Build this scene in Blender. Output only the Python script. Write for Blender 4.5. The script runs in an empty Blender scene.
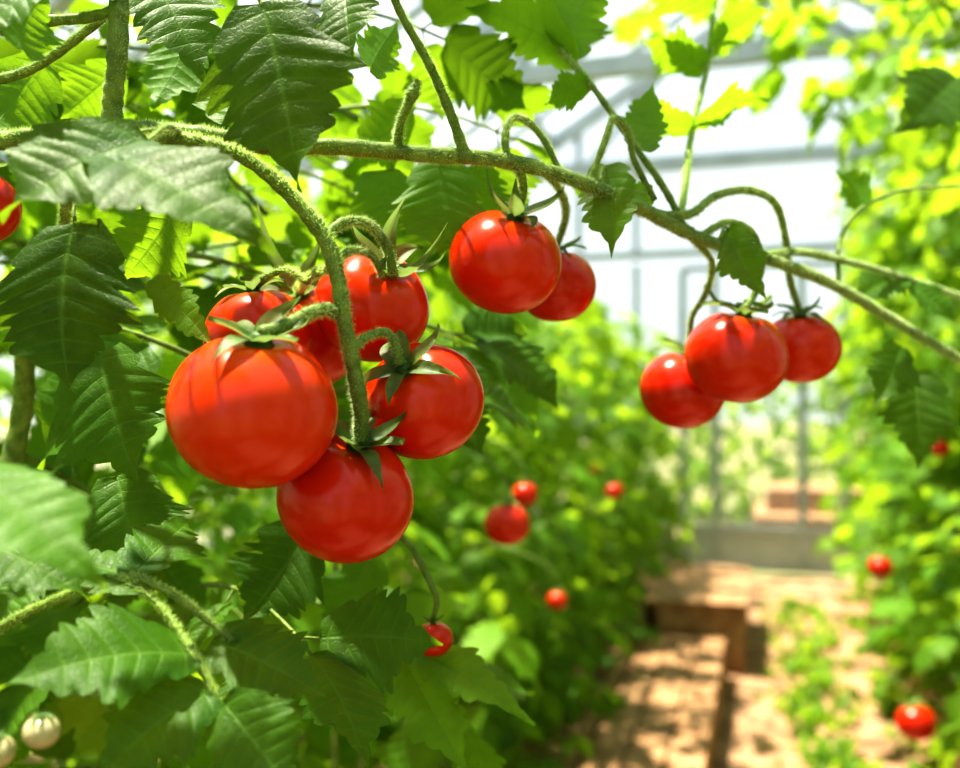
import bpy, math, random
import numpy as np
from mathutils import Vector, Matrix
random.seed(7); rng=np.random.default_rng(7)
S=bpy.context.scene
# ------------------------------------------------------------ camera
FPX=933.0
cam_d=bpy.data.cameras.new("camera"); cam=bpy.data.objects.new("camera",cam_d)
S.collection.objects.link(cam); S.camera=cam
cam_d.sensor_width=36; cam_d.lens=35; cam_d.clip_start=0.02; cam_d.clip_end=200
cam.location=(0,0,1.3); cam.rotation_euler=(math.radians(91),0,math.radians(17))
cam_d.dof.use_dof=True; cam_d.dof.focus_distance=0.47; cam_d.dof.aperture_fstop=4.8
R=cam.rotation_euler.to_matrix(); CR=np.array(R); C0=np.array([0,0,1.3])
def at(x,y,d): # survey point: bearing from the viewpoint + distance -> world metres
    return C0+CR@np.array([(x-480)/FPX*d,-(y-384)/FPX*d,-d])
def cdir(r,u,t): # direction right/up/toward viewer -> world
    v=CR@np.array([r,u,t],float); return v/np.linalg.norm(v)
def nz(v):
    v=np.asarray(v,float); return v/(np.linalg.norm(v)+1e-12)
# ------------------------------------------------------------ materials
def newmat(name):
    m=bpy.data.materials.new(name); m.use_nodes=True; nt=m.node_tree; nt.nodes.clear()
    out=nt.nodes.new('ShaderNodeOutputMaterial'); return m,nt,out
def nd(nt,t,**k):
    n=nt.nodes.new(t)
    for a,b in k.items():
        if a in n.inputs.keys(): n.inputs[a].default_value=b
        else: setattr(n,a,b)
    return n
def math_(nt,op,a,b=None,c=None):
    n=nt.nodes.new('ShaderNodeMath'); n.operation=op
    for i,v in enumerate((a,b,c)):
        if v is None: continue
        if isinstance(v,(int,float)): n.inputs[i].default_value=v
        else: nt.links.new(v,n.inputs[i])
    return n.outputs[0]
def mixc(nt,f,a,b):
    n=nt.nodes.new('ShaderNodeMix'); n.data_type='RGBA'
    for s,v in ((n.inputs[0],f),(n.inputs[6],a),(n.inputs[7],b)):
        if isinstance(v,(int,float)): s.default_value=v
        elif isinstance(v,tuple): s.default_value=v+(1,) if len(v)==3 else v
        else: nt.links.new(v,s)
    return n.outputs[2]
def ramp(nt,f,stops):
    n=nt.nodes.new('ShaderNodeValToRGB'); nt.links.new(f,n.inputs[0])
    e=n.color_ramp.elements
    while len(e)<len(stops): e.new(0.5)
    for i,(p,c) in enumerate(stops):
        e[i].position=p; e[i].color=c+(1,) if len(c)==3 else c
    return n.outputs[0]
K=8
def leaf_mat(name,dark,lite,trans,tf,rough=0.5):
    m,nt,out=newmat(name)
    at_=lambda n: nd(nt,'ShaderNodeAttribute',attribute_name=n).outputs['Fac']
    t=at_('leaf_t'); s=at_('leaf_s'); r=at_('rnd')
    sa=math_(nt,'ABSOLUTE',s)
    ph=math_(nt,'FRACT',math_(nt,'MULTIPLY',t,float(K)))
    dv=math_(nt,'ABSOLUTE',math_(nt,'SUBTRACT',ph,0.5))
    lat=math_(nt,'SUBTRACT',1.0,math_(nt,'MULTIPLY',dv,11.0)); lat=math_(nt,'MAXIMUM',lat,0.0)
    lat=math_(nt,'MULTIPLY',lat,math_(nt,'SUBTRACT',1.0,math_(nt,'MULTIPLY',sa,0.8)))
    mid=math_(nt,'MAXIMUM',math_(nt,'SUBTRACT',1.0,math_(nt,'MULTIPLY',sa,16.0)),0.0)
    vein=math_(nt,'MAXIMUM',lat,mid)
    tc=nd(nt,'ShaderNodeTexCoord')
    nz1=nd(nt,'ShaderNodeTexNoise',Scale=60.0,Detail=4.0); nt.links.new(tc.outputs['Object'],nz1.inputs['Vector'])
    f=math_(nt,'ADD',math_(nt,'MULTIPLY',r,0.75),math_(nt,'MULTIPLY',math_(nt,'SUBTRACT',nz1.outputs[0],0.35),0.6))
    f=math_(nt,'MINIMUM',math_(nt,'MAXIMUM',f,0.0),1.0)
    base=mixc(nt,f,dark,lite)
    vor=nd(nt,'ShaderNodeTexVoronoi',Scale=300.0); nt.links.new(tc.outputs['Object'],vor.inputs['Vector'])
    vor.feature='DISTANCE_TO_EDGE'
    net=math_(nt,'MAXIMUM',math_(nt,'SUBTRACT',1.0,math_(nt,'MULTIPLY',vor.outputs['Distance'],9.0)),0.0)
    vv=math_(nt,'MAXIMUM',math_(nt,'MULTIPLY',vein,0.55),math_(nt,'MULTIPLY',net,0.10))
    base2=mixc(nt,vv,base,(0.20,0.36,0.07))
    h=math_(nt,'ADD',math_(nt,'MULTIPLY',vein,-0.9),math_(nt,'MULTIPLY',net,-0.3))
    bp=nd(nt,'ShaderNodeBump',Strength=0.35,Distance=0.001); nt.links.new(h,bp.inputs['Height'])
    p=nd(nt,'ShaderNodeBsdfPrincipled',Roughness=rough); p.inputs['Specular IOR Level'].default_value=0.28
    nt.links.new(base2,p.inputs['Base Color']); nt.links.new(bp.outputs[0],p.inputs['Normal'])
    tr=nd(nt,'ShaderNodeBsdfTranslucent')
    tcol=mixc(nt,math_(nt,'MULTIPLY',vv,0.8),mixc(nt,f,tuple(c*0.5 for c in trans),trans),(0.12,0.26,0.02))
    nt.links.new(tcol,tr.inputs['Color']); nt.links.new(bp.outputs[0],tr.inputs['Normal'])
    mx=nd(nt,'ShaderNodeMixShader',Fac=tf)
    nt.links.new(p.outputs[0],mx.inputs[1]); nt.links.new(tr.outputs[0],mx.inputs[2]); nt.links.new(mx.outputs[0],out.inputs[0])
    return m
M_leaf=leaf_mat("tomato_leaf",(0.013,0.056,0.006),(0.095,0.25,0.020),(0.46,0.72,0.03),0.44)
M_leafb=leaf_mat("tomato_leaf_row",(0.024,0.085,0.009),(0.16,0.35,0.028),(0.62,0.86,0.05),0.52)
def tomato_mat(name,c1,c2,rough=0.22):
    m,nt,out=newmat(name)
    tc=nd(nt,'ShaderNodeTexCoord'); n=nd(nt,'ShaderNodeTexNoise',Scale=22.0,Detail=3.0)
    nt.links.new(tc.outputs['Object'],n.inputs['Vector'])
    r=nd(nt,'ShaderNodeAttribute',attribute_name='rnd').outputs['Fac']
    f=math_(nt,'MINIMUM',math_(nt,'ADD',math_(nt,'MULTIPLY',r,0.8),math_(nt,'MULTIPLY',n.outputs[0],0.3)),1.0)
    p=nd(nt,'ShaderNodeBsdfPrincipled',Roughness=rough)
    nt.links.new(mixc(nt,f,c1,c2),p.inputs['Base Color'])
    p.inputs['Specular IOR Level'].default_value=0.45
    p.inputs['Subsurface Weight'].default_value=0.10; p.inputs['Subsurface Radius'].default_value=(1,0.2,0.1); p.inputs['Subsurface Scale'].default_value=0.006
    n2=nd(nt,'ShaderNodeTexNoise',Scale=900.0,Detail=2.0); nt.links.new(tc.outputs['Object'],n2.inputs['Vector'])
    b=nd(nt,'ShaderNodeBump',Strength=0.06,Distance=0.0004); nt.links.new(n2.outputs[0],b.inputs['Height']); nt.links.new(b.outputs[0],p.inputs['Normal'])
    nt.links.new(p.outputs[0],out.inputs[0]); return m
M_tom=tomato_mat("tomato_skin",(0.46,0.004,0.001),(0.80,0.075,0.003))
M_pale=tomato_mat("tomato_skin_unripe",(0.40,0.40,0.20),(0.55,0.42,0.30))
M_yel=tomato_mat("tomato_skin_yellow",(0.75,0.50,0.02),(0.85,0.65,0.05))
def stem_mat(name,a,b,tf=0.15,rough=0.55,scale=90):
    m,nt,out=newmat(name)
    tc=nd(nt,'ShaderNodeTexCoord'); n=nd(nt,'ShaderNodeTexNoise',Scale=float(scale),Detail=5.0)
    nt.links.new(tc.outputs['Object'],n.inputs['Vector'])
    col=ramp(nt,n.outputs[0],[(0.3,a),(0.7,b)])
    p=nd(nt,'ShaderNodeBsdfPrincipled',Roughness=rough); nt.links.new(col,p.inputs['Base Color'])
    bp=nd(nt,'ShaderNodeBump',Strength=0.6,Distance=0.001); nt.links.new(n.outputs[0],bp.inputs['Height']); nt.links.new(bp.outputs[0],p.inputs['Normal'])
    tr=nd(nt,'ShaderNodeBsdfTranslucent'); tr.inputs[0].default_value=(0.5,0.7,0.2,1)
    mx=nd(nt,'ShaderNodeMixShader',Fac=tf); nt.links.new(p.outputs[0],mx.inputs[1]); nt.links.new(tr.outputs[0],mx.inputs[2]); nt.links.new(mx.outputs[0],out.inputs[0])
    return m
M_stem=stem_mat("vine_stem",(0.09,0.15,0.025),(0.26,0.34,0.08),0.15,0.6,140)
M_hair=stem_mat("stem_hair",(0.60,0.68,0.36),(0.8,0.85,0.52),0.5)
M_sepal=stem_mat("sepal",(0.020,0.062,0.009),(0.08,0.17,0.022),0.22,0.55,160)
M_wood=stem_mat("bed_wood",(0.22,0.11,0.05),(0.46,0.27,0.15),0.0,0.8,14)
def simple(name,a,b,scale,rough=0.9,bump=0.3,dist=0.02,metal=0.0):
    m,nt,out=newmat(name)
    tc=nd(nt,'ShaderNodeTexCoord'); n=nd(nt,'ShaderNodeTexNoise',Scale=float(scale),Detail=8.0,Roughness=0.65)
    nt.links.new(tc.outputs['Object'],n.inputs['Vector'])
    p=nd(nt,'ShaderNodeBsdfPrincipled',Roughness=rough,Metallic=metal); nt.links.new(ramp(nt,n.outputs[0],[(0.32,a),(0.68,b)]),p.inputs['Base Color'])
    bp=nd(nt,'ShaderNodeBump',Strength=bump,Distance=dist); nt.links.new(n.outputs[0],bp.inputs['Height']); nt.links.new(bp.outputs[0],p.inputs['Normal'])
    nt.links.new(p.outputs[0],out.inputs[0]); return m
M_soil=simple("path_soil",(0.17,0.088,0.045),(0.52,0.32,0.20),9,0.95,0.8,0.03)
M_steel=simple("frame_steel",(0.36,0.41,0.44),(0.48,0.53,0.56),5,0.5,0.05,0.001)
M_panel=simple("door_panel_paint",(0.42,0.47,0.48),(0.52,0.57,0.58),6,0.6,0.05,0.001)
M_conc=simple("concrete",(0.30,0.30,0.28),(0.42,0.41,0.38),12,0.85,0.2,0.004)
M_grass=simple("outside_ground",(0.12,0.17,0.06),(0.34,0.24,0.14),1.5,0.95,0.4,0.02)
m,nt,out=newmat("greenhouse_glass"); M_glass=m
tp=nd(nt,'ShaderNodeBsdfTransparent'); tp.inputs[0].default_value=(0.95,0.97,0.97,1)
tl=nd(nt,'ShaderNodeBsdfTranslucent'); tl.inputs[0].default_value=(0.85,0.9,0.92,1)
gl=nd(nt,'ShaderNodeBsdfGlossy',Roughness=0.05)
mx=nd(nt,'ShaderNodeMixShader',Fac=0.10); nt.links.new(tp.outputs[0],mx.inputs[1]); nt.links.new(tl.outputs[0],mx.inputs[2])
mx2=nd(nt,'ShaderNodeMixShader',Fac=0.03); nt.links.new(mx.outputs[0],mx2.inputs[1]); nt.links.new(gl.outputs[0],mx2.inputs[2]); nt.links.new(mx2.outputs[0],out.inputs[0])
# ------------------------------------------------------------ mesh buffer
class Buf:
    def __init__(s): s.v=[];s.f=[];s.m=[];s.a=[];s.n=0
    def add(s,v,f,mi,t=None,ss=None,r=0.5):
        n=len(v); s.v.append(np.asarray(v,float)); f=np.asarray(f,int)
        s.f.append(f+s.n); s.m.append(np.full(len(f),mi)); s.n+=n
        a=np.zeros((n,3)); a[:,0]=0 if t is None else t; a[:,1]=0 if ss is None else ss; a[:,2]=r; s.a.append(a)
    def mesh(s,name,mats):
        V=np.concatenate(s.v); A=np.concatenate(s.a); M=np.concatenate(s.m)
        me=bpy.data.meshes.new(name)
        sizes=np.concatenate([np.full(len(f),f.shape[1]) for f in s.f]); loops=np.concatenate([f.ravel() for f in s.f])
        me.vertices.add(len(V)); me.vertices.foreach_set('co',V.ravel())
        me.loops.add(len(loops)); me.loops.foreach_set('vertex_index',loops.astype(np.int32))
        me.polygons.add(len(sizes)); st=np.concatenate([[0],np.cumsum(sizes)[:-1]])
        me.polygons.foreach_set('loop_start',st.astype(np.int32)); me.polygons.foreach_set('loop_total',sizes.astype(np.int32))
        for m_ in mats: me.materials.append(m_)
        me.polygons.foreach_set('material_index',M.astype(np.int32))
        me.polygons.foreach_set('use_smooth',np.ones(len(sizes),bool))
        me.update(calc_edges=True)
        for i,nm in enumerate(('leaf_t','leaf_s','rnd')):
            at_=me.attributes.new(nm,'FLOAT','POINT'); at_.data.foreach_set('value',A[:,i].astype(np.float32))
        me.validate(); return me
    def obj(s,name,mats,loc=(0,0,0)):
        me=s.mesh(name,mats); o=bpy.data.objects.new(name,me); o.location=loc; S.collection.objects.link(o); return o
def grid_t(nl,ns):
    t=np.linspace(0,1,nl+1); s=np.linspace(-1,1,2*ns+1); T,Q=np.meshgrid(t,s,indexing='ij')
    w=2*ns+1; f=[]
    for i in range(nl):
        for j in range(2*ns): a=i*w+j; f.append((a,a+1,a+w+1,a+w))
    return T.ravel(),Q.ravel(),np.array(f)
GR={'hi':grid_t(6*K,5),'mid':grid_t(4*K,3),'lo':grid_t(2*K,1)}
def leaflet(B,base,tip,W,nrm,bend=0.25,fold=0.25,det='hi',r=None,mi=0,lobe=0.17,ruf=0.06):
    base=np.asarray(base,float); tip=np.asarray(tip,float)
    T,Q,F=GR[det]; L=np.linalg.norm(tip-base); d=(tip-base)/L
    side=np.cross(d,nrm); side/= (np.linalg.norm(side)+1e-9); n=np.cross(side,d)
    if r is None: r=random.random()
    sh=np.sin(np.pi*np.clip(T,1e-4,1)**0.64)**(0.62+0.85*T)
    sh=np.where(T>0.999,0,sh); sh=np.nan_to_num(sh)
    ph=T*K; fr=ph-np.floor(ph+1e-9)
    sk=np.where(fr<0.6,fr/0.6,(1-fr)/0.4)
    f3=(2*ph)-np.floor(2*ph+1e-9); tri3=1-np.abs(2*f3-1)
    aq=np.abs(Q); q2=random.random()*6
    big=0.5+0.5*math.sin(random.random()*6)
    wid=sh*(1+aq**3*(lobe*(sk-0.5)*1.5+0.06*(tri3-0.5)+0.06*np.sin(T*9+6*big)+0.12*np.sin(T*16+q2+np.sign(Q))))
    x=Q*wid*W/2
    y=L*T+0.70*aq**1.1*wid*W/2*(1-T)-0.16*W*aq*np.exp(-(T/0.10)**2)*(T>0)
    yn=np.clip(y/L,0,1.05)
    ph0=random.random()*6.28; cv=random.uniform(-0.18,0.18)
    z=bend*L*yn*(1-yn)+fold*np.abs(x)-0.5*fold*x*x/(W/2)*1.2
    z=z+0.018*W*np.abs(np.cos(np.pi*ph))*4*aq*(1-aq)*sh
    z=z+ruf*W*aq**2*np.sin(T*9+ph0+np.sign(Q)*1.3)*sh+0.05*W*Q*np.sin(T*5+ph0)
    x=x+cv*L*yn*(1-yn)
    V=base+np.outer(y,d)+np.outer(x,side)+np.outer(z,n)
    B.add(V,F,mi,T,Q,r)
def catmull(P,n=8):
    P=[np.asarray(p,float) for p in P]; P=[2*P[0]-P[1]]+P+[2*P[-1]-P[-2]]; o=[]
    for i in range(1,len(P)-2):
        for k in range(n):
            u=k/n; o.append(0.5*((2*P[i])+(-P[i-1]+P[i+1])*u+(2*P[i-1]-5*P[i]+4*P[i+1]-P[i+2])*u*u+(-P[i-1]+3*P[i]-3*P[i+1]+P[i+2])*u**3))
    o.append(P[-2]); return np.array(o)
def tube(B,P,rad,mi=1,ns=8,n=8,hair=0,hl=0.0021,knob=0.07):
    C=catmull(P,n); m=len(C); rr=np.interp(np.linspace(0,1,m),np.linspace(0,1,len(rad)),rad)
    rr=rr*(1+knob*np.sin(np.arange(m)*1.7+random.random()*6)+knob*.6*np.sin(np.arange(m)*.6+random.random()*6))
    Tn=np.gradient(C,axis=0); Tn/=np.linalg.norm(Tn,axis=1)[:,None]+1e-12
    u=np.cross(Tn[0],[0.3,0.2,0.9]); u=nz(u); V=[];Us=[]
    for i in range(m):
        u=nz(u-Tn[i]*np.dot(u,Tn[i])); w=np.cross(Tn[i],u); Us.append((u,w))
        for k in range(ns):
            a=2*math.pi*k/ns; V.append(C[i]+rr[i]*(math.cos(a)*u+math.sin(a)*w))
    V.append(C[0]);V.append(C[-1]); f=[]
    for i in range(m-1):
        for k in range(ns):
            k2=(k+1)%ns; f.append((i*ns+k,i*ns+k2,(i+1)*ns+k2,(i+1)*ns+k))
    nA=len(V)
    B.add(V,f,mi)
    caps=[(m*ns,(k+1)%ns,k) for k in range(ns)]+[(m*ns+1,(m-1)*ns+k,(m-1)*ns+(k+1)%ns) for k in range(ns)]
    B.f.append(np.array(caps)+B.n-nA); B.m.append(np.full(len(caps),mi))
    if hair:
        seg=np.linalg.norm(np.diff(C,axis=0),axis=1); Lt=seg.sum(); cnt=int(hair*Lt*1300)
        if cnt:
            idx=rng.choice(m-1,cnt,p=seg/Lt); hv=[];hf=[]
            for q,i in enumerate(idx):
                a=random.random()*6.283; k=random.random(); c=C[i]*(1-k)+C[i+1]*k; u_,w_=Us[i]
                nn=math.cos(a)*u_+math.sin(a)*w_; p=c+nn*rr[i]*0.95; l=hl*random.uniform(0.4,1.3)
                e=p+nz(nn+Tn[i]*random.uniform(-.4,.4))*l; sd=np.cross(nn,Tn[i])*0.00013+Tn[i]*0.00006
                hv+= [p-sd,p+sd,e]; hf.append((3*q,3*q+1,3*q+2))
            B.add(hv,hf,2)
def compound(B,base,dirv,L,det='mid',nl=7,droop=0.6,leafscale=1.0,mi=0,smi=1,nrm=None,rb=0.0,hair=0):
    dirv=nz(dirv); pts=[np.asarray(base,float)]; d=dirv.copy()
    for i in range(6):
        d=nz(d+np.array([0,0,-droop*0.16])); pts.append(pts[-1]+d*L/6)
    C=catmull(pts,3); tube(B,pts,[0.0022*leafscale,0.0015*leafscale,0.001*leafscale],smi,5,2)
    m=len(C)-1; up=np.array([0,0,1.0]) if nrm is None else nz(nrm)
    def dd(i): return nz(C[min(i+1,m)]-C[max(i-1,0)])
    r0=random.random()*0.6
    ll=L*0.42*leafscale
    d=dd(m); leaflet(B,C[m],C[m]+nz(d+np.array([0,0,-0.35]))*ll*1.2,ll*0.92,up+0.4*rng.normal(size=3),random.uniform(.1,.5),random.uniform(.1,.4),det,min(1,r0+rb+random.random()*.4),mi)
    npair=(nl-1)//2
    for k in range(npair):
        i=int(m*(0.35+0.55*k/max(1,npair-1))) if npair>1 else m//2
        d=dd(i); sd=nz(np.cross(d,up)); sz=ll*(0.7+0.3*k/max(1,npair-1))*random.uniform(.85,1.1)
        for sg in (-1,1):
            dv=nz(sd*sg+d*random.uniform(.3,.7)+np.array([0,0,-random.uniform(.1,.7)]))
            b=C[i]; b2=b+dv*0.012; tube(B,[b,b+dv*0.006,b2],[0.0009,0.0008],smi,4,2)
            leaflet(B,b2,b2+dv*sz,sz*0.76,up+0.4*rng.normal(size=3),random.uniform(.1,.5),random.uniform(.1,.4),det,min(1,r0+rb+random.random()*.4),mi)
# ------------------------------------------------------------ tomato
def tomato_geo(B,c,axis,Rr,seg=72,rings=44,mi=0,smi=1,sep=6,r=0.3,squash=0.92,seplen=0.85,curl=1.0,lobes=5,sw=1.0):
    axis=nz(axis); u=nz(np.cross(axis,[0.31,0.77,0.2])); w=np.cross(axis,u); c=np.asarray(c,float)
    la=random.random()*6.28
    def surf(phi,th):
        x=math.sin(phi); z=math.cos(phi)*squash
        if phi<1.57: z-=0.13*math.exp(-(x/0.30)**2)
        else: z+=0.04*math.exp(-(x/0.35)**2)
        k=1+0.020*math.cos(lobes*th+la)*math.exp(-(phi-.7)**2/.4)+0.012*math.cos(2*th+la)*x
        return x*k,z
    V=[];f=[];rr=[]
    for i in range(rings+1):
        phi=math.pi*i/rings
        for j in range(seg):
            th=2*math.pi*j/seg; x,z=surf(phi,th)
            V.append(c+Rr*(x*math.cos(th)*u+x*math.sin(th)*w+z*axis)); rr.append(max(0,min(1,r*0.6+0.7*math.exp(-(phi/0.6)**2))))
    for i in range(rings):
        for j in range(seg):
            j2=(j+1)%seg; f.append((i*seg+j,(i+1)*seg+j,(i+1)*seg+j2,i*seg+j2))
    B.add(V,f,mi,r=np.array(rr))
    off=random.random()*6.28
    for k in range(sep):
        th=off+2*math.pi*k/sep+random.uniform(-.2,.2); L=seplen*random.uniform(.85,1.2); cu=curl*random.uniform(.3,1.5); tw=random.uniform(-.5,.5)
        n=16; V=[];f=[]
        for i in range(n+1):
            t=i/n; rho=0.03+L*t*(1-0.22*cu*t); ph=math.asin(min(0.985,max(0,rho))); th2=th+tw*t*t
            _,zs=surf(ph,th2); z=zs+0.035+0.46*cu*L*t**2.2+0.06*math.sin(t*3.1)
            wd=sw*0.15*(math.sin(math.pi*min(1,t*0.78+0.22))**0.9)*(1-t)**0.2+0.004
            rd=math.cos(th2)*u+math.sin(th2)*w; sd=-math.sin(th2)*u+math.cos(th2)*w
            for q in (-1,-0.5,0,0.5,1):
                V.append(c+Rr*((rho)*rd+sd*q*wd+axis*(z+0.07*abs(q)*cu)))
        for i in range(n):
            for q in range(4): a=i*5+q; f.append((a,a+5,a+6,a+1))
        B.add(V,f,smi,r=0.5)
    top=c+Rr*axis*(squash-0.11)
    tube(B,[top-axis*Rr*0.02,top+axis*Rr*.05,top+axis*Rr*0.14],[Rr*0.19,Rr*0.15,Rr*0.08],smi,10,4,knob=0)
    return top+axis*Rr*0.12
def tomato(px,py,dpx,depth,axis,mat=None,**k):
    Rr=dpx*depth/FPX/2; c=at(px,py,depth); B=Buf(); a=cdir(*axis)
    off=tomato_geo(B,(0,0,0),a,Rr,**k)
    o=B.obj("tomato",[mat or M_tom,M_sepal,M_hair],c); return c+off
pA=tomato(254,410,169,.415,(0.14,.92,.28),r=.75,sep=6,seplen=.78,curl=.9)
pB=tomato(346,497,138,.452,(0.26,.88,.36),r=.15,seplen=.92,sep=7,curl=1.3)
pC=tomato(424,401,121,.475,(-.34,.62,.70),r=.25,seplen=1.0)
pD=tomato(372,306,116,.515,(.36,.62,.60),r=.45,seplen=1.15,curl=1.9)
pE=tomato(258,336,106,.50,(-.1,.95,.1),r=.55,seplen=.9)
pE2=tomato(306,338,112,.562,(-.05,.88,.5),r=.4,seplen=1.15,curl=1.9)
pF=tomato(505,262,112,.55,(.2,.86,.42),r=.4,seplen=.95,curl=1.2)
pG=tomato(556,286,80,.625,(.0,.97,.1),r=.15)
pH=tomato(736,357,101,.62,(.12,.96,.2),r=.35,seplen=.95,curl=1.3)
pI=tomato(682,390,84,.67,(.15,.95,.2),r=.15,seplen=.85)
pJ=tomato(801,348,77,.69,(-.1,.95,.2),r=.4,seplen=.85)
pK=tomato(-22,207,82,.50,(.1,.95,.1),r=.3)
pU=tomato(42,731,36,.34,(.1,.95,.1),mat=M_pale,r=.6)
pU2=tomato(-2,752,34,.34,(.1,.95,.1),mat=M_pale,r=.4)
# ------------------------------------------------------------ hero vine
V=Buf()
def stw(pts,rad,hair=16,**k):
    P=[np.array(p[1]) if p[0]=='w' else at(*p) for p in pts]
    tube(V,P,rad,1,12,10,hair=hair,**k)
mm=0.001
stw([(-60,150,.47),(0,141,.465),(60,134,.46),(130,130,.46),(200,135,.46),(265,146,.465),(340,147,.475),(420,154,.485),(500,160,.50),(570,178,.52),(640,208,.55),(700,238,.58),(760,256,.61),(830,283,.65),(890,318,.69),(965,362,.75),(1040,400,.8)],[4.2*mm,4.6*mm,4.2*mm,4*mm,3.8*mm,3.4*mm,3*mm],hair=26)
stw([(118,-60,.46),(119,0,.46),(117,60,.458),(113,100,.46),(112,131,.46)],[4.8*mm,5*mm,4.6*mm,5.6*mm])
for n_ in [(465,156,.49,4.6),(505,160,.50,4.4),(393,152,.482,4.2),(684,230,.575,4.2),(645,210,.552,4.2),(762,256,.612,3.8),(265,146,.465,4.8),(112,132,.46,6)]:
    c_=at(n_[0]-9,n_[1]-2,n_[2]); d_=at(n_[0]+9,n_[1]+2,n_[2]); tube(V,[c_,(c_+d_)/2,d_],[2.5*mm,n_[3]*mm,2.5*mm],1,12,5,hair=16)
stw([(105,133,.46),(160,136,.452),(220,147,.446),(265,172,.444),(305,212,.442),(327,243,.44),(338,280,.438),(344,320,.435),(354,370,.436),(361,410,.438),('w',pB)],[3*mm,3.2*mm,3.3*mm,3.6*mm,4*mm,3.6*mm,3.5*mm,3.7*mm,2.9*mm],hair=30)
stw([(343,316,.436),(325,309,.43),(305,315,.42),(288,324,.412),('w',pA)],[3.3*mm,3*mm,2.8*mm,3.4*mm],hair=26)
stw([(350,352,.436),(368,336,.445),(390,334,.453),('w',pC)],[2.2*mm,2*mm,2.4*mm])
stw([(325,236,.441),(345,222,.45),(368,224,.462),(386,245,.475),(392,268,.48),('w',pD)],[2.6*mm,2.4*mm,2.4*mm,2.8*mm],hair=22)
stw([(335,262,.44),(352,250,.455),(372,256,.47),(383,276,.478)],[2*mm,1.9*mm,1.6*mm])
stw([(334,268,.44),(318,272,.46),(304,282,.49),('w',pE2)],[2.2*mm,2*mm,2.2*mm])
stw([(308,282,.475),(290,270,.485),(270,275,.49),('w',pE)],[1.8*mm,1.7*mm,2*mm])
stw([(470,158,.495),(500,158,.505),(519,170,.52),(523,190,.53),('w',pF)],[2.4*mm,2.6*mm,2.4*mm,2.9*mm],hair=22)
stw([(545,172,.515),(560,190,.54),(566,215,.58),('w',pG)],[2*mm,1.8*mm,1.8*mm])
stw([(507,160,.50),(505,135,.50),(512,118,.505),(528,122,.515),(545,142,.52),(560,172,.52)],[2.1*mm,1.9*mm,1.7*mm])
stw([(397,152,.483),(400,125,.478),(408,105,.474),(413,93,.472),(418,80,.472)],[2.6*mm,2.1*mm,2.3*mm,3.3*mm,1.2*mm],hair=40)
stw([(590,183,.53),(605,140,.53),(614,118,.535),(628,132,.54),(634,160,.545),(655,200,.555)],[1.9*mm,1.8*mm,1.7*mm])
stw([(389,-20,.47),(400,12,.475),(428,62,.48),(450,112,.485),(465,155,.49)],[1.9*mm,2.1*mm,2.4*mm,3*mm],hair=22)
stw([(560,50,.6),(590,84,.58),(630,140,.57),(665,190,.57),(684,228,.575)],[1.9*mm,1.9*mm,2.2*mm])
stw([(716,-20,.74),(708,60,.70),(692,130,.66),(683,200,.60),(676,226,.575)],[1.5*mm,1.7*mm,1.9*mm])
stw([(655,214,.56),(690,214,.57),(715,196,.585),(748,190,.6),(775,203,.615),(786,240,.64),(790,280,.67),('w',pJ)],[2.5*mm,2.4*mm,2.3*mm,2.1*mm,2.2*mm])
stw([(700,236,.58),(728,222,.595),(752,232,.605),(762,262,.612),(755,292,.618),('w',pH)],[2.1*mm,2*mm,2.2*mm])
stw([(688,234,.575),(712,262,.60),(705,295,.635),(692,318,.655),('w',pI)],[1.7*mm,1.6*mm,2*mm])
stw([(705,285,.63),(716,300,.635),(728,305,.63)],[1.2*mm,1*mm])
stw([(744,300,.618),(760,304,.62),(770,296,.63)],[1.4*mm,1.1*mm])
stw([(760,256,.61),(800,252,.64),(850,262,.68),(905,278,.73),(965,298,.8)],[2.4*mm,2.2*mm,2*mm])
stw([(838,285,.66),(840,240,.69),(862,208,.72),(905,190,.76),(965,186,.82)],[1.7*mm,1.4*mm,1.2*mm],hair=4)
stw([(0,30,.45),(40,22,.45),(85,18,.455),(118,10,.46)],[3*mm,2.6*mm,2.6*mm])
stw([(-20,85,.5),(30,70,.5),(75,40,.49),(118,5,.48)],[2.6*mm,2.6*mm,2.4*mm])
stw([(10,470,.62),(24,400,.62),(28,330,.60),(60,280,.58),(70,135,.47)],[7*mm,6.4*mm,5*mm,3.4*mm])
stw([(-20,640,.42),(40,606,.415),(120,578,.41),(165,590,.405),(210,622,.40),(250,655,.40)],[2*mm,1.9*mm,1.7*mm,1.3*mm])
stw([(120,578,.41),(160,605,.40),(190,650,.385),(212,690,.375),(225,740,.37)],[1.5*mm,1.4*mm,1.2*mm])
stw([(335,780,.75),(334,700,.75),(340,640,.76),(336,560,.78),(345,470,.8)],[3*mm,3*mm,2.6*mm],hair=3)
stw([(360,780,.85),(362,690,.84),(356,600,.86),(364,520,.88)],[3.4*mm,3*mm,2.6*mm],hair=3)
def LF(b,t,wpx,n=(0,.5,1),bend=.2,fold=.3,r=.4,det='hi',lobe=.17,ruf=.07,stem=None):
    B0=at(*b); T0=at(*t); d=(b[2]+t[2])/2
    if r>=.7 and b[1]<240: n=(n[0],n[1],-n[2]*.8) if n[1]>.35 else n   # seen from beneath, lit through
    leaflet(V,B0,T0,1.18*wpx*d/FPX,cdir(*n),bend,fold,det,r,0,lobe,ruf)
    if stem: tube(V,[at(*stem),(at(*stem)+B0)/2+np.array([0,0,0.004]),B0+(T0-B0)*0.02],[0.0012,0.001,0.0008],1,8,4,hair=3)
LF((262,2,.43),(300,192,.415),128,(-.2,.0,1),.15,.15,.0,stem=(225,-30,.45))
LF((150,140,.385),(0,220,.35),125,(.1,.8,.8),.3,.2,.25,lobe=.1,stem=(180,132,.45))
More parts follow.
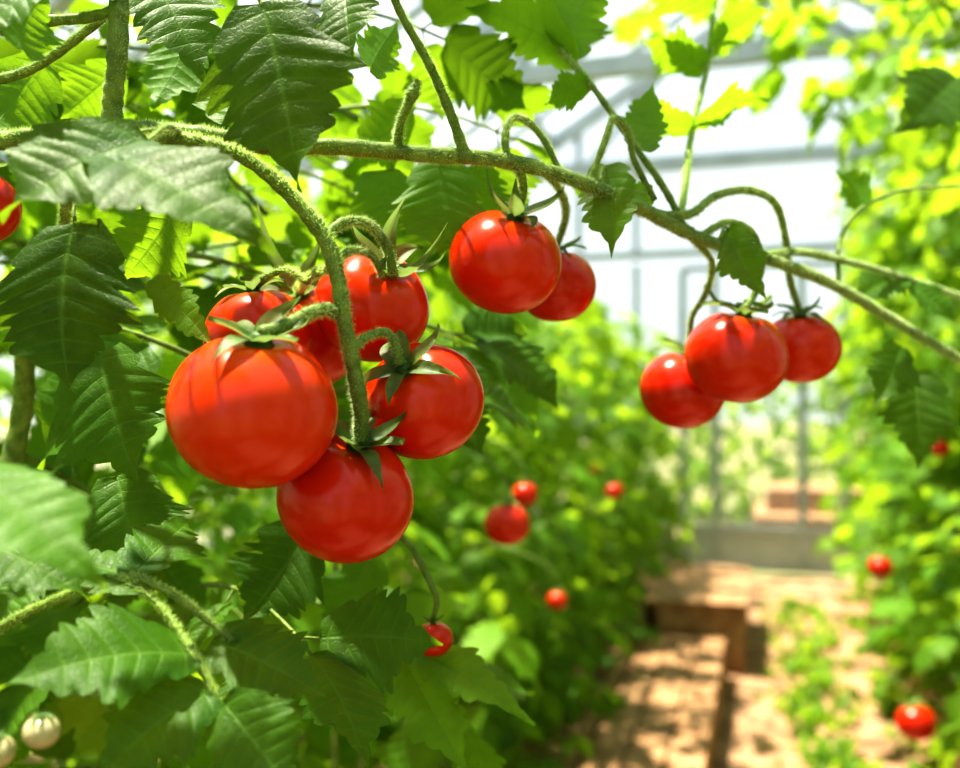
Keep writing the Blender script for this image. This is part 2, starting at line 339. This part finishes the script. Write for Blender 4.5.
LF((100,150,.38),(275,252,.34),104,(.1,.8,.8),.3,.2,.2,lobe=.1,stem=(180,132,.45))
LF((75,222,.43),(72,395,.42),140,(-.2,.05,1),.2,.2,.0,stem=(70,150,.46))
LF((178,205,.47),(120,285,.46),68,(.5,-.4,.8),.2,.2,1)
LF((150,280,.44),(215,350,.42),34,(.5,-.4,.8),.1,.2,1)
LF((100,352,.50),(140,488,.48),112,(-.3,.5,.8),.3,.3,.45,stem=(50,330,.58))
LF((150,345,.56),(40,470,.55),90,(.1,.6,.8),.3,.3,.6)
LF((118,475,.50),(140,572,.48),92,(-.1,.6,.8),.3,.3,.4)
LF((-30,470,.32),(108,590,.29),92,(.2,.8,.6),.3,.2,.8,lobe=.08)
LF((-30,540,.40),(90,600,.38),80,(.2,.8,.6),.3,.2,.3)
LF((308,528,.56),(240,625,.54),80,(.1,.4,1),.2,.3,.1,stem=(336,560,.6))
LF((195,655,.385),(-5,690,.34),100,(.1,.9,.6),.35,.2,.45,stem=(190,650,.385))
LF((213,692,.375),(90,790,.34),84,(.1,.8,.7),.3,.2,.3)
LF((222,700,.37),(300,800,.35),80,(-.3,.7,.8),.3,.2,.3)
LF((212,640,.40),(330,700,.39),80,(-.1,.9,.5),.3,.2,.25)
LF((160,590,.41),(60,560,.43),60,(.1,.9,.4),.3,.2,.4)
LF((130,578,.41),(190,520,.46),60,(.1,.5,.7),.3,.2,.5)
LF((170,680,.38),(120,640,.39),46,(.1,.8,.6),.3,.2,.5)
LF((400,645,.66),(330,735,.62),66,(.1,.6,.8),.3,.3,.8,stem=(362,640,.8))
LF((400,650,.60),(470,775,.56),60,(-.2,.8,.6),.3,.3,.9)
LF((405,648,.60),(535,725,.56),50,(-.1,.9,.4),.4,.3,1)
LF((372,555,.7),(335,650,.68),60,(.2,.5,.8),.3,.3,.5)
LF((605,165,.55),(611,258,.52),54,(-.3,.3,1),.25,.45,.6,stem=(600,185,.53))
LF((728,228,.59),(768,302,.565),38,(-.4,.3,.8),.3,.4,.5,stem=(720,240,.585))
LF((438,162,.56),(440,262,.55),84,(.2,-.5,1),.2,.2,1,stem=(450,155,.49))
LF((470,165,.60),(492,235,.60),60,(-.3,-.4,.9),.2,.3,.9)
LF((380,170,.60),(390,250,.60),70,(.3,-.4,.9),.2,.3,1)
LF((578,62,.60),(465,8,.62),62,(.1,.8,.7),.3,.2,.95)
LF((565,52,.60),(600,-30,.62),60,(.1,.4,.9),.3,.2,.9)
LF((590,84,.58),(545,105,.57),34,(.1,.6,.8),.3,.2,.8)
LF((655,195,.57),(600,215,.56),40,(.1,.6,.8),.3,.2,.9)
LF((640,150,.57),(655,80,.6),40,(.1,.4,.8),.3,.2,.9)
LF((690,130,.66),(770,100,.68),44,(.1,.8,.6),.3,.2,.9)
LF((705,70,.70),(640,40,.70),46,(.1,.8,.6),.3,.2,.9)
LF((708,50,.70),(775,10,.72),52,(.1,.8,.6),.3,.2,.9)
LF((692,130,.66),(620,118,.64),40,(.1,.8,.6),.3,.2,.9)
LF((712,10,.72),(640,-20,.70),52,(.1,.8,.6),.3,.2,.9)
LF((958,78,.85),(890,138,.80),62,(.1,.5,1),.3,.3,.1)
LF((900,345,.72),(872,408,.70),42,(.1,.5,1),.3,.3,.25)
LF((915,370,.76),(918,470,.74),56,(-.2,.3,1),.3,.3,.1)
LF((905,280,.73),(850,305,.70),34,(.1,.7,.8),.3,.3,.4)
LF((905,284,.73),(955,322,.72),36,(.1,.7,.8),.3,.3,.4)
LF((865,208,.72),(835,170,.74),34,(.1,.7,.8),.3,.3,.8)
LF((118,0,.46),(10,-20,.44),50,(.1,.7,.8),.3,.2,.2)
LF((45,60,.52),(-10,135,.50),70,(.1,.6,.8),.3,.2,.9)
LF((118,70,.55),(60,120,.55),60,(.1,.5,.8),.3,.2,.9)
LF((150,-20,.5),(205,85,.48),74,(.3,.1,.8),.3,.2,.2)
LF((195,25,.55),(150,110,.53),60,(.2,.4,.8),.3,.2,.9)
LF((345,-10,.44),(352,65,.42),60,(-.3,.0,1),.3,.2,.05)
LF((370,70,.52),(400,20,.55),44,(-.1,.4,.9),.3,.2,.9)
LF((232,120,.52),(225,60,.54),56,(-.1,.4,.9),.3,.2,.85)
LF((20,50,.40),(50,-10,.42),60,(-.1,.7,.7),.3,.2,.8)
LF((415,110,.6),(355,160,.58),60,(-.1,.6,.8),.3,.2,.95)
LF((60,-20,.40),(-40,60,.38),70,(-.1,.7,.7),.3,.2,.35)
for i in range(46):
    px=random.uniform(-60,330); py=random.uniform(-40,800); dp=random.uniform(.58,.85)
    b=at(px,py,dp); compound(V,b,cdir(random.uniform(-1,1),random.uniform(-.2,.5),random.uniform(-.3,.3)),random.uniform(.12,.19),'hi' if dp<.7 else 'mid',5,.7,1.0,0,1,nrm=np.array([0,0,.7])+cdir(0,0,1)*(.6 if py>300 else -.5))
for i in range(9):
    px=random.uniform(180,370); py=random.uniform(30,190); dp=random.uniform(.7,1.0)
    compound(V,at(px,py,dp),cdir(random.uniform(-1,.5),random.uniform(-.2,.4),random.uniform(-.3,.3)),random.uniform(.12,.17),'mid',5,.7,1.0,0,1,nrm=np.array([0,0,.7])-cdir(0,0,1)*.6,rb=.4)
vine=V.obj("tomato_vine",[M_leaf,M_stem,M_hair])
for (x0,x1,dd_) in ((640,800,1.7),(780,900,1.5),(860,980,1.2),(740,880,2.2)):
    B=Buf(); P=[at(x0+(x1-x0)*k/5+random.uniform(-8,8),-90+k*30+random.uniform(-8,8),dd_+.06*k) for k in range(6)]
    tube(B,P,[.003,.0022,.0015],1,8,6)
    for k in range(6):
        for q in range(2): compound(B,P[k],nz(rng.normal(size=3)*[1,1,.5]),random.uniform(.13,.2),'lo',5,1.0,1.0,0,1,rb=.4)
    B.obj("tomato_shoot",[M_leafb,M_stem,M_hair])
# ------------------------------------------------------------ row plants
def plant_mesh(name,H,nleaf,seed,fruit=8,big=1.0):
    random.seed(seed); B=Buf()
    P=[np.array([random.uniform(-.05,.05),random.uniform(-.05,.05),H*i/6-0.02]) for i in range(7)]; P[0][:2]=0
    tube(B,P,[.008,.007,.005,.003],1,8,5)
    P2=[np.array([.03+random.uniform(-.08,.08),random.uniform(-.15,.15),H*.95*i/6+0.0]) for i in range(7)]; P2[0]=np.array([0.01,0,0])
    tube(B,P2,[.006,.005,.004,.003],1,8,5)
    for i in range(nleaf):
        z=random.uniform(.10,1)*H; a=random.random()*6.283
        b=np.array([np.interp(z,[p[2] for p in P],[p[0] for p in P]),np.interp(z,[p[2] for p in P],[p[1] for p in P]),z])
        o=random.uniform(0,.2); dv=np.array([math.cos(a),math.sin(a),random.uniform(.0,.7)])
        compound(B,b+nz(dv*[1,1,0.3])*o,dv,random.uniform(.22,.34)*big,'lo',7,random.uniform(.6,1.6),random.uniform(.7,.95),0,1,rb=.1)
    for i in range(fruit):
        a=random.random()*6.283; z=random.uniform(.15,.6)*H; rr=random.uniform(.1,.2)
        c=np.array([rr*math.cos(a),rr*math.sin(a),z]); 
        top=tomato_geo(B,c,(random.uniform(-.2,.2),random.uniform(-.2,.2),1),random.uniform(.022,.032),20,14,3,1,5,r=random.random()*.5)
        tube(B,[top,top+np.array([0,0,.03]),np.array([c[0]*.5,c[1]*.5,z+.10]),np.array([0,0,z+.08])],[.0018,.0018,.002],1,6,4)
    return B.mesh(name,[M_leafb,M_stem,M_hair,M_tom])
PM=[plant_mesh("tomato_plant_%d"%i,h,n,100+i,fr) for i,(h,n,fr) in enumerate([(1.75,64,0),(1.65,60,0),(1.85,66,1),(1.7,60,0)])]
PT=[plant_mesh("tomato_plant_tall_%d"%i,h,n,200+i,fr,1.0) for i,(h,n,fr) in enumerate([(2.7,135,1),(3.0,150,0)])]
random.seed(11)
def put(me,x,y,s=1.0):
    o=bpy.data.objects.new("tomato_plant",me); o.location=(x,y,0.0); o.rotation_euler=(0,0,random.random()*6.283); o.scale=(s,s,s); S.collection.objects.link(o)
y=.75
while y<6.8:
    put(random.choice(PM),-.98+random.uniform(-.06,.06),y,random.uniform(.95,1.05)); y+=.42
y=.3
while y<6.8:
    put(random.choice(PM),-1.8+random.uniform(-.1,.1),y,random.uniform(1.0,1.12)); y+=.5
y=1.75
while y<6.7:
    put(random.choice(PT),.86+random.uniform(-.06,.06),y,random.uniform(.92,1.02)); y+=.42
y=3.2
while y<6.6:
    put(random.choice(PT),1.75+random.uniform(-.1,.1),y,random.uniform(.85,.92)); y+=.6
# the rows run on past the viewpoint
for y in (-1.3,-.75,-.2,.35,.95): put(random.choice(PT),1.15,y,.9)
for y in (-1.3,-.75,-.15): put(random.choice(PT),-1.2,y,.9)
put(PT[0],.1,-1.3,.8)
def bgt(px,py,dpx,d,rise=.06,mat=None):
    B=Buf(); c=at(px,py,d); Rr=dpx*d/FPX/2; top=tomato_geo(B,(0,0,0),(random.uniform(-.2,.2),0,1),Rr,32,20,0,1,5,r=random.random()*.5)
    tube(B,[top,top+np.array([0,0,.02]),top+np.array([-.04,.01,rise]),top+np.array([-.16,.02,rise+.03])],[.0018,.002,.0025],1,6,5)
    B.obj("tomato",[mat or M_tom,M_stem,M_hair],c)
for a in [(507,524,46,1.2),(525,494,26,1.5),(434,639,38,.58),(557,600,20,1.95),(614,491,18,2.5),(880,567,24,2.4),(916,722,38,2.2),(940,448,18,2.5)]: bgt(*a)
bgt(387,203,36,.66,mat=M_yel)
# ------------------------------------------------------------ greenhouse
def box(B,a,b,mi=0):
    x0,y0,z0=a;x1,y1,z1=b
    B.add([(x0,y0,z0),(x1,y0,z0),(x1,y1,z0),(x0,y1,z0),(x0,y0,z1),(x1,y0,z1),(x1,y1,z1),(x0,y1,z1)],[(0,3,2,1),(4,5,6,7),(0,1,5,4),(1,2,6,5),(2,3,7,6),(3,0,4,7)],mi)
def bar(B,p,q,w,h,mi=0):
    p=np.array(p,float);q=np.array(q,float); d=nz(q-p); up=np.array([0,0,1.]) if abs(d[2])<.9 else np.array([0,1.,0]); s=nz(np.cross(d,up)); n=np.cross(s,d)
    v=[c+s*a*w/2+n*b*h/2 for c in (p,q) for a,b in((-1,-1),(1,-1),(1,1),(-1,1))]
    B.add(v,[(0,1,2,3),(7,6,5,4),(0,4,5,1),(1,5,6,2),(2,6,7,3),(3,7,4,0)],mi)
def flat(o):
    o.data.polygons.foreach_set('use_smooth',np.zeros(len(o.data.polygons),bool)); return o
HW=3.2; EZ=2.35; RZ=4.3; Y0=-1.6; Y1=7.2
G=Buf(); ys=np.arange(Y0,Y1+.01,2.2)
for y in ys:
    for sx in(-1,1):
        bar(G,(sx*HW,y,0),(sx*HW,y,EZ),.07,.07); bar(G,(sx*HW,y,EZ),(0,y,RZ),.08,.11)
        bar(G,(sx*1.3,y,3.15),(sx*1.3*.5,y,RZ-.5*1.3*(RZ-EZ)/HW),.045,.045)
    bar(G,(-HW*.62,y,3.1),(HW*.62,y,3.1),.08,.11)
for y in np.arange(Y0+.55,Y1,.55):
    for sx in(-1,1): bar(G,(sx*HW,y,EZ+.03),(0,y,RZ+.03),.04,.05)
for sx in(-1,1):
    for k in(0.0,.5,1): bar(G,(sx*HW*k,Y0,RZ-(RZ-EZ)*k),(sx*HW*k,Y1,RZ-(RZ-EZ)*k),.06,.08)
    bar(G,(sx*HW,Y0,1.1),(sx*HW,Y1,1.1),.05,.05)
flat(G.obj("greenhouse_frame",[M_steel]))
for nm,sx in(("wall_left",-1),("wall_right",1)):
    B=Buf(); box(B,(sx*HW-.006+.05*sx,Y0,.4),(sx*HW+.006+.05*sx,Y1,EZ)); box(B,(sx*HW-.05+.09*sx,Y0,0),(sx*HW+.05+.09*sx,Y1,.4),1); flat(B.obj(nm,[M_glass,M_conc]))
B=Buf()
for sx in(-1,1): B.add([(sx*(HW+.05),Y0,EZ+.06),(sx*(HW+.05),Y1,EZ+.06),(0,Y1,RZ+.07),(0,Y0,RZ+.07)],[(0,1,2,3)],0)
flat(B.obj("ceiling",[M_glass]))
def rz(x): return RZ-abs(x)*(RZ-EZ)/HW
for sx,nm in((-1,"wall_back_left"),(1,"wall_back_right")):
    B=Buf(); lo,hi=(min(sx*.66,sx*HW),max(sx*.66,sx*HW))
    for x in(.95,1.4,2,2.6): bar(B,(sx*x,Y1+.05,0),(sx*x,Y1+.05,2.35),.05,.05)
    bar(B,(lo,Y1+.05,1.1),(hi,Y1+.05,1.1),.06,.06); box(B,(lo,Y1+.02,0),(hi,Y1+.1,.35),2)
    B.add([(lo,Y1+.08,.35),(hi,Y1+.08,.35),(hi,Y1+.08,2.35),(lo,Y1+.08,2.35)],[(0,1,2,3)],1)
    flat(B.obj(nm,[M_steel,M_glass,M_conc]))
B=Buf()
for x in(-2.6,-2,-1.4,-.95,.95,1.4,2,2.6): bar(B,(x,Y1+.05,2.42),(x,Y1+.05,rz(x)),.05,.05)
for z in(2.42,3.1): bar(B,(-HW*(1 if z<3 else .62),Y1+.05,z),(HW*(1 if z<3 else .62),Y1+.05,z),.06,.06)
B.add([(-HW,Y1+.08,2.4),(HW,Y1+.08,2.4),(0,Y1+.08,RZ)],[(0,1,2)],1)
flat(B.obj("wall_back_gable",[M_steel,M_glass,M_conc]))
B=Buf()
for x in(-.6,-.36,.26,.56): bar(B,(x,Y1+.04,.04),(x,Y1+.04,2.3),.06,.055)
for z in(.06,.34,2.3): bar(B,(-.6,Y1+.04,z),(.56,Y1+.04,z),.05,.05)
box(B,(-.6,Y1+.03,.08),(.56,Y1+.05,.33),2)
B.add([(-.6,Y1+.05,.35),(.56,Y1+.05,.35),(.56,Y1+.05,2.3),(-.6,Y1+.05,2.3)],[(0,1,2,3)],1)
flat(B.obj("door_1",[M_steel,M_glass,M_panel]))
def ground(name,x0,x1,y0,y1,n,mat,z=0,amp=.012):
    B=Buf(); xs=np.linspace(x0,x1,n);yy=np.linspace(y0,y1,n); X,Y=np.meshgrid(xs,yy,indexing='ij'); Z=z+amp*(np.sin(X*7+Y*3)*np.sin(Y*5)+.5*np.sin(X*19+2)*np.sin(Y*17)); 
    f=[(i*n+j,(i+1)*n+j,(i+1)*n+j+1,i*n+j+1) for i in range(n-1) for j in range(n-1)]
    B.add(np.stack([X.ravel(),Y.ravel(),Z.ravel()],1),f,0); return B.obj(name,[mat])
ground("floor",-HW,HW,Y0,Y1+.02,120,M_soil)
ground("outside_ground",-40,40,-30,60,60,M_grass,-.05,.0)
B=Buf(); box(B,(-.1,Y1+1.2,-.05),(1.4,Y1+2.4,.30)); box(B,(-.0,Y1+1.6,.30),(.9,Y1+2.4,.5)); flat(B.obj("planter_box",[M_wood]))
B=Buf()
box(B,(-.62,1.2,0),(-.57,Y1-.3,.17)); box(B,(.60,1.2,0),(.66,Y1-.3,.16))
flat(B.obj("bed_edging",[M_wood]))
B=Buf()
for i in range(3): box(B,(-.55+.125*i,2.2,.13),(-.435+.125*i,4.55,.18))
box(B,(-.21,2.2,0),(-.185,4.55,.13))
for yy in(2.4,3.3,4.3): box(B,(-.55,yy,0),(-.21,yy+.08,.13))
flat(B.obj("wooden_boardwalk",[M_wood]))
B=Buf()
box(B,(-.56,4.62,0),(-.10,4.67,.30)); box(B,(-.56,4.62,0),(-.52,5.7,.30)); box(B,(-.14,4.67,0),(-.10,5.7,.30)); 
for i in range(4): box(B,(-.57,4.61+.27*i,.30),(-.09,4.87+.27*i,.33))
flat(B.obj("wooden_crate",[M_wood]))
B=Buf()
for i in range(260):
    x=random.uniform(-.04,.56); y=random.uniform(2.3,7); s=random.uniform(.008,.03)
    th=np.linspace(0,2*np.pi,7)[:-1]; v=[(x+s*math.cos(a)*random.uniform(.7,1.2),y+s*math.sin(a)*random.uniform(.7,1.2),-.005) for a in th]+[(x+.6*s*math.cos(a),y+.6*s*math.sin(a),s*.55) for a in th]+[(x,y,s*.65)]
    B.add(v,[(k,(k+1)%6,6+(k+1)%6,6+k) for k in range(6)],0); B.f.append(np.array([(6+k,6+(k+1)%6,12) for k in range(6)])+B.n-13); B.m.append(np.zeros(6,int))
B.obj("gravel",[M_soil])
B=Buf()
def tuft(x,y,n,s):
    for k in range(n):
        a=random.random()*6.28; b=np.array([x+random.uniform(-.05,.05),y+random.uniform(-.06,.06),0]); d=nz([math.cos(a),math.sin(a),random.uniform(.3,1.4)])
        L=s*random.uniform(.5,1.1); leaflet(B,b,b+d*L,L*.35,(0,0,1),.4,.2,'lo',random.random(),0)
for i in range(85): tuft(random.gauss(.22,.07),random.uniform(2.4,6.3),9,.10)
for i in range(25): tuft(random.gauss(.0,.02),random.uniform(2.4,6.8),5,.06)
for i in range(30): tuft(.50,random.uniform(1.5,6.8),9,.10)
B.obj("weed_patch",[M_leafb,M_stem,M_hair])
B=Buf()
for i in range(5600):
    x=random.uniform(-7,8); y=Y1+random.uniform(3.2,4.6); z=random.uniform(0,1.9)+.35*math.sin(x*1.3)
    L=random.uniform(.1,.22); b=np.array([x,y,max(z,0)]); d=nz(rng.normal(size=3)); leaflet(B,b,b+d*L,L*.7,rng.normal(size=3),.2,.2,'lo',random.random(),0)
for x in np.arange(-7,8,.7): tube(B,[(x,Y1+4,0),(x+.1,Y1+4,.8),(x,Y1+4,1.6)],[.03,.02,.01],1)
B.obj("hedge",[M_leafb,M_stem])
# ------------------------------------------------------------ light
w=bpy.data.worlds.new("world"); S.world=w; w.use_nodes=True; nt=w.node_tree; nt.nodes.clear()
o=nt.nodes.new('ShaderNodeOutputWorld'); bg=nt.nodes.new('ShaderNodeBackground'); bg.inputs[1].default_value=1.05
tc=nt.nodes.new('ShaderNodeTexCoord'); sp=nt.nodes.new('ShaderNodeSeparateXYZ'); nt.links.new(tc.outputs['Generated'],sp.inputs[0])
c=ramp(nt,sp.outputs[2],[(0.0,(.80,.86,.84)),(0.25,(.84,.92,1.0)),(0.9,(.60,.78,1.0))]); nt.links.new(c,bg.inputs[0]); nt.links.new(bg.outputs[0],o.inputs[0])
sd=bpy.data.lights.new("sun",'SUN'); sd.energy=13; sd.angle=math.radians(1.2); sd.color=(1,.92,.76); so=bpy.data.objects.new("sun",sd); S.collection.objects.link(so)
dv=Vector(cdir(-.26,.87,-.11)); so.rotation_euler=dv.to_track_quat('Z','Y').to_euler(); so.location=(-2,2,8)
S.view_settings.view_transform='Standard'; S.view_settings.exposure=0.0
try: S.view_settings.look='High Contrast'
except Exception as e: print(e)
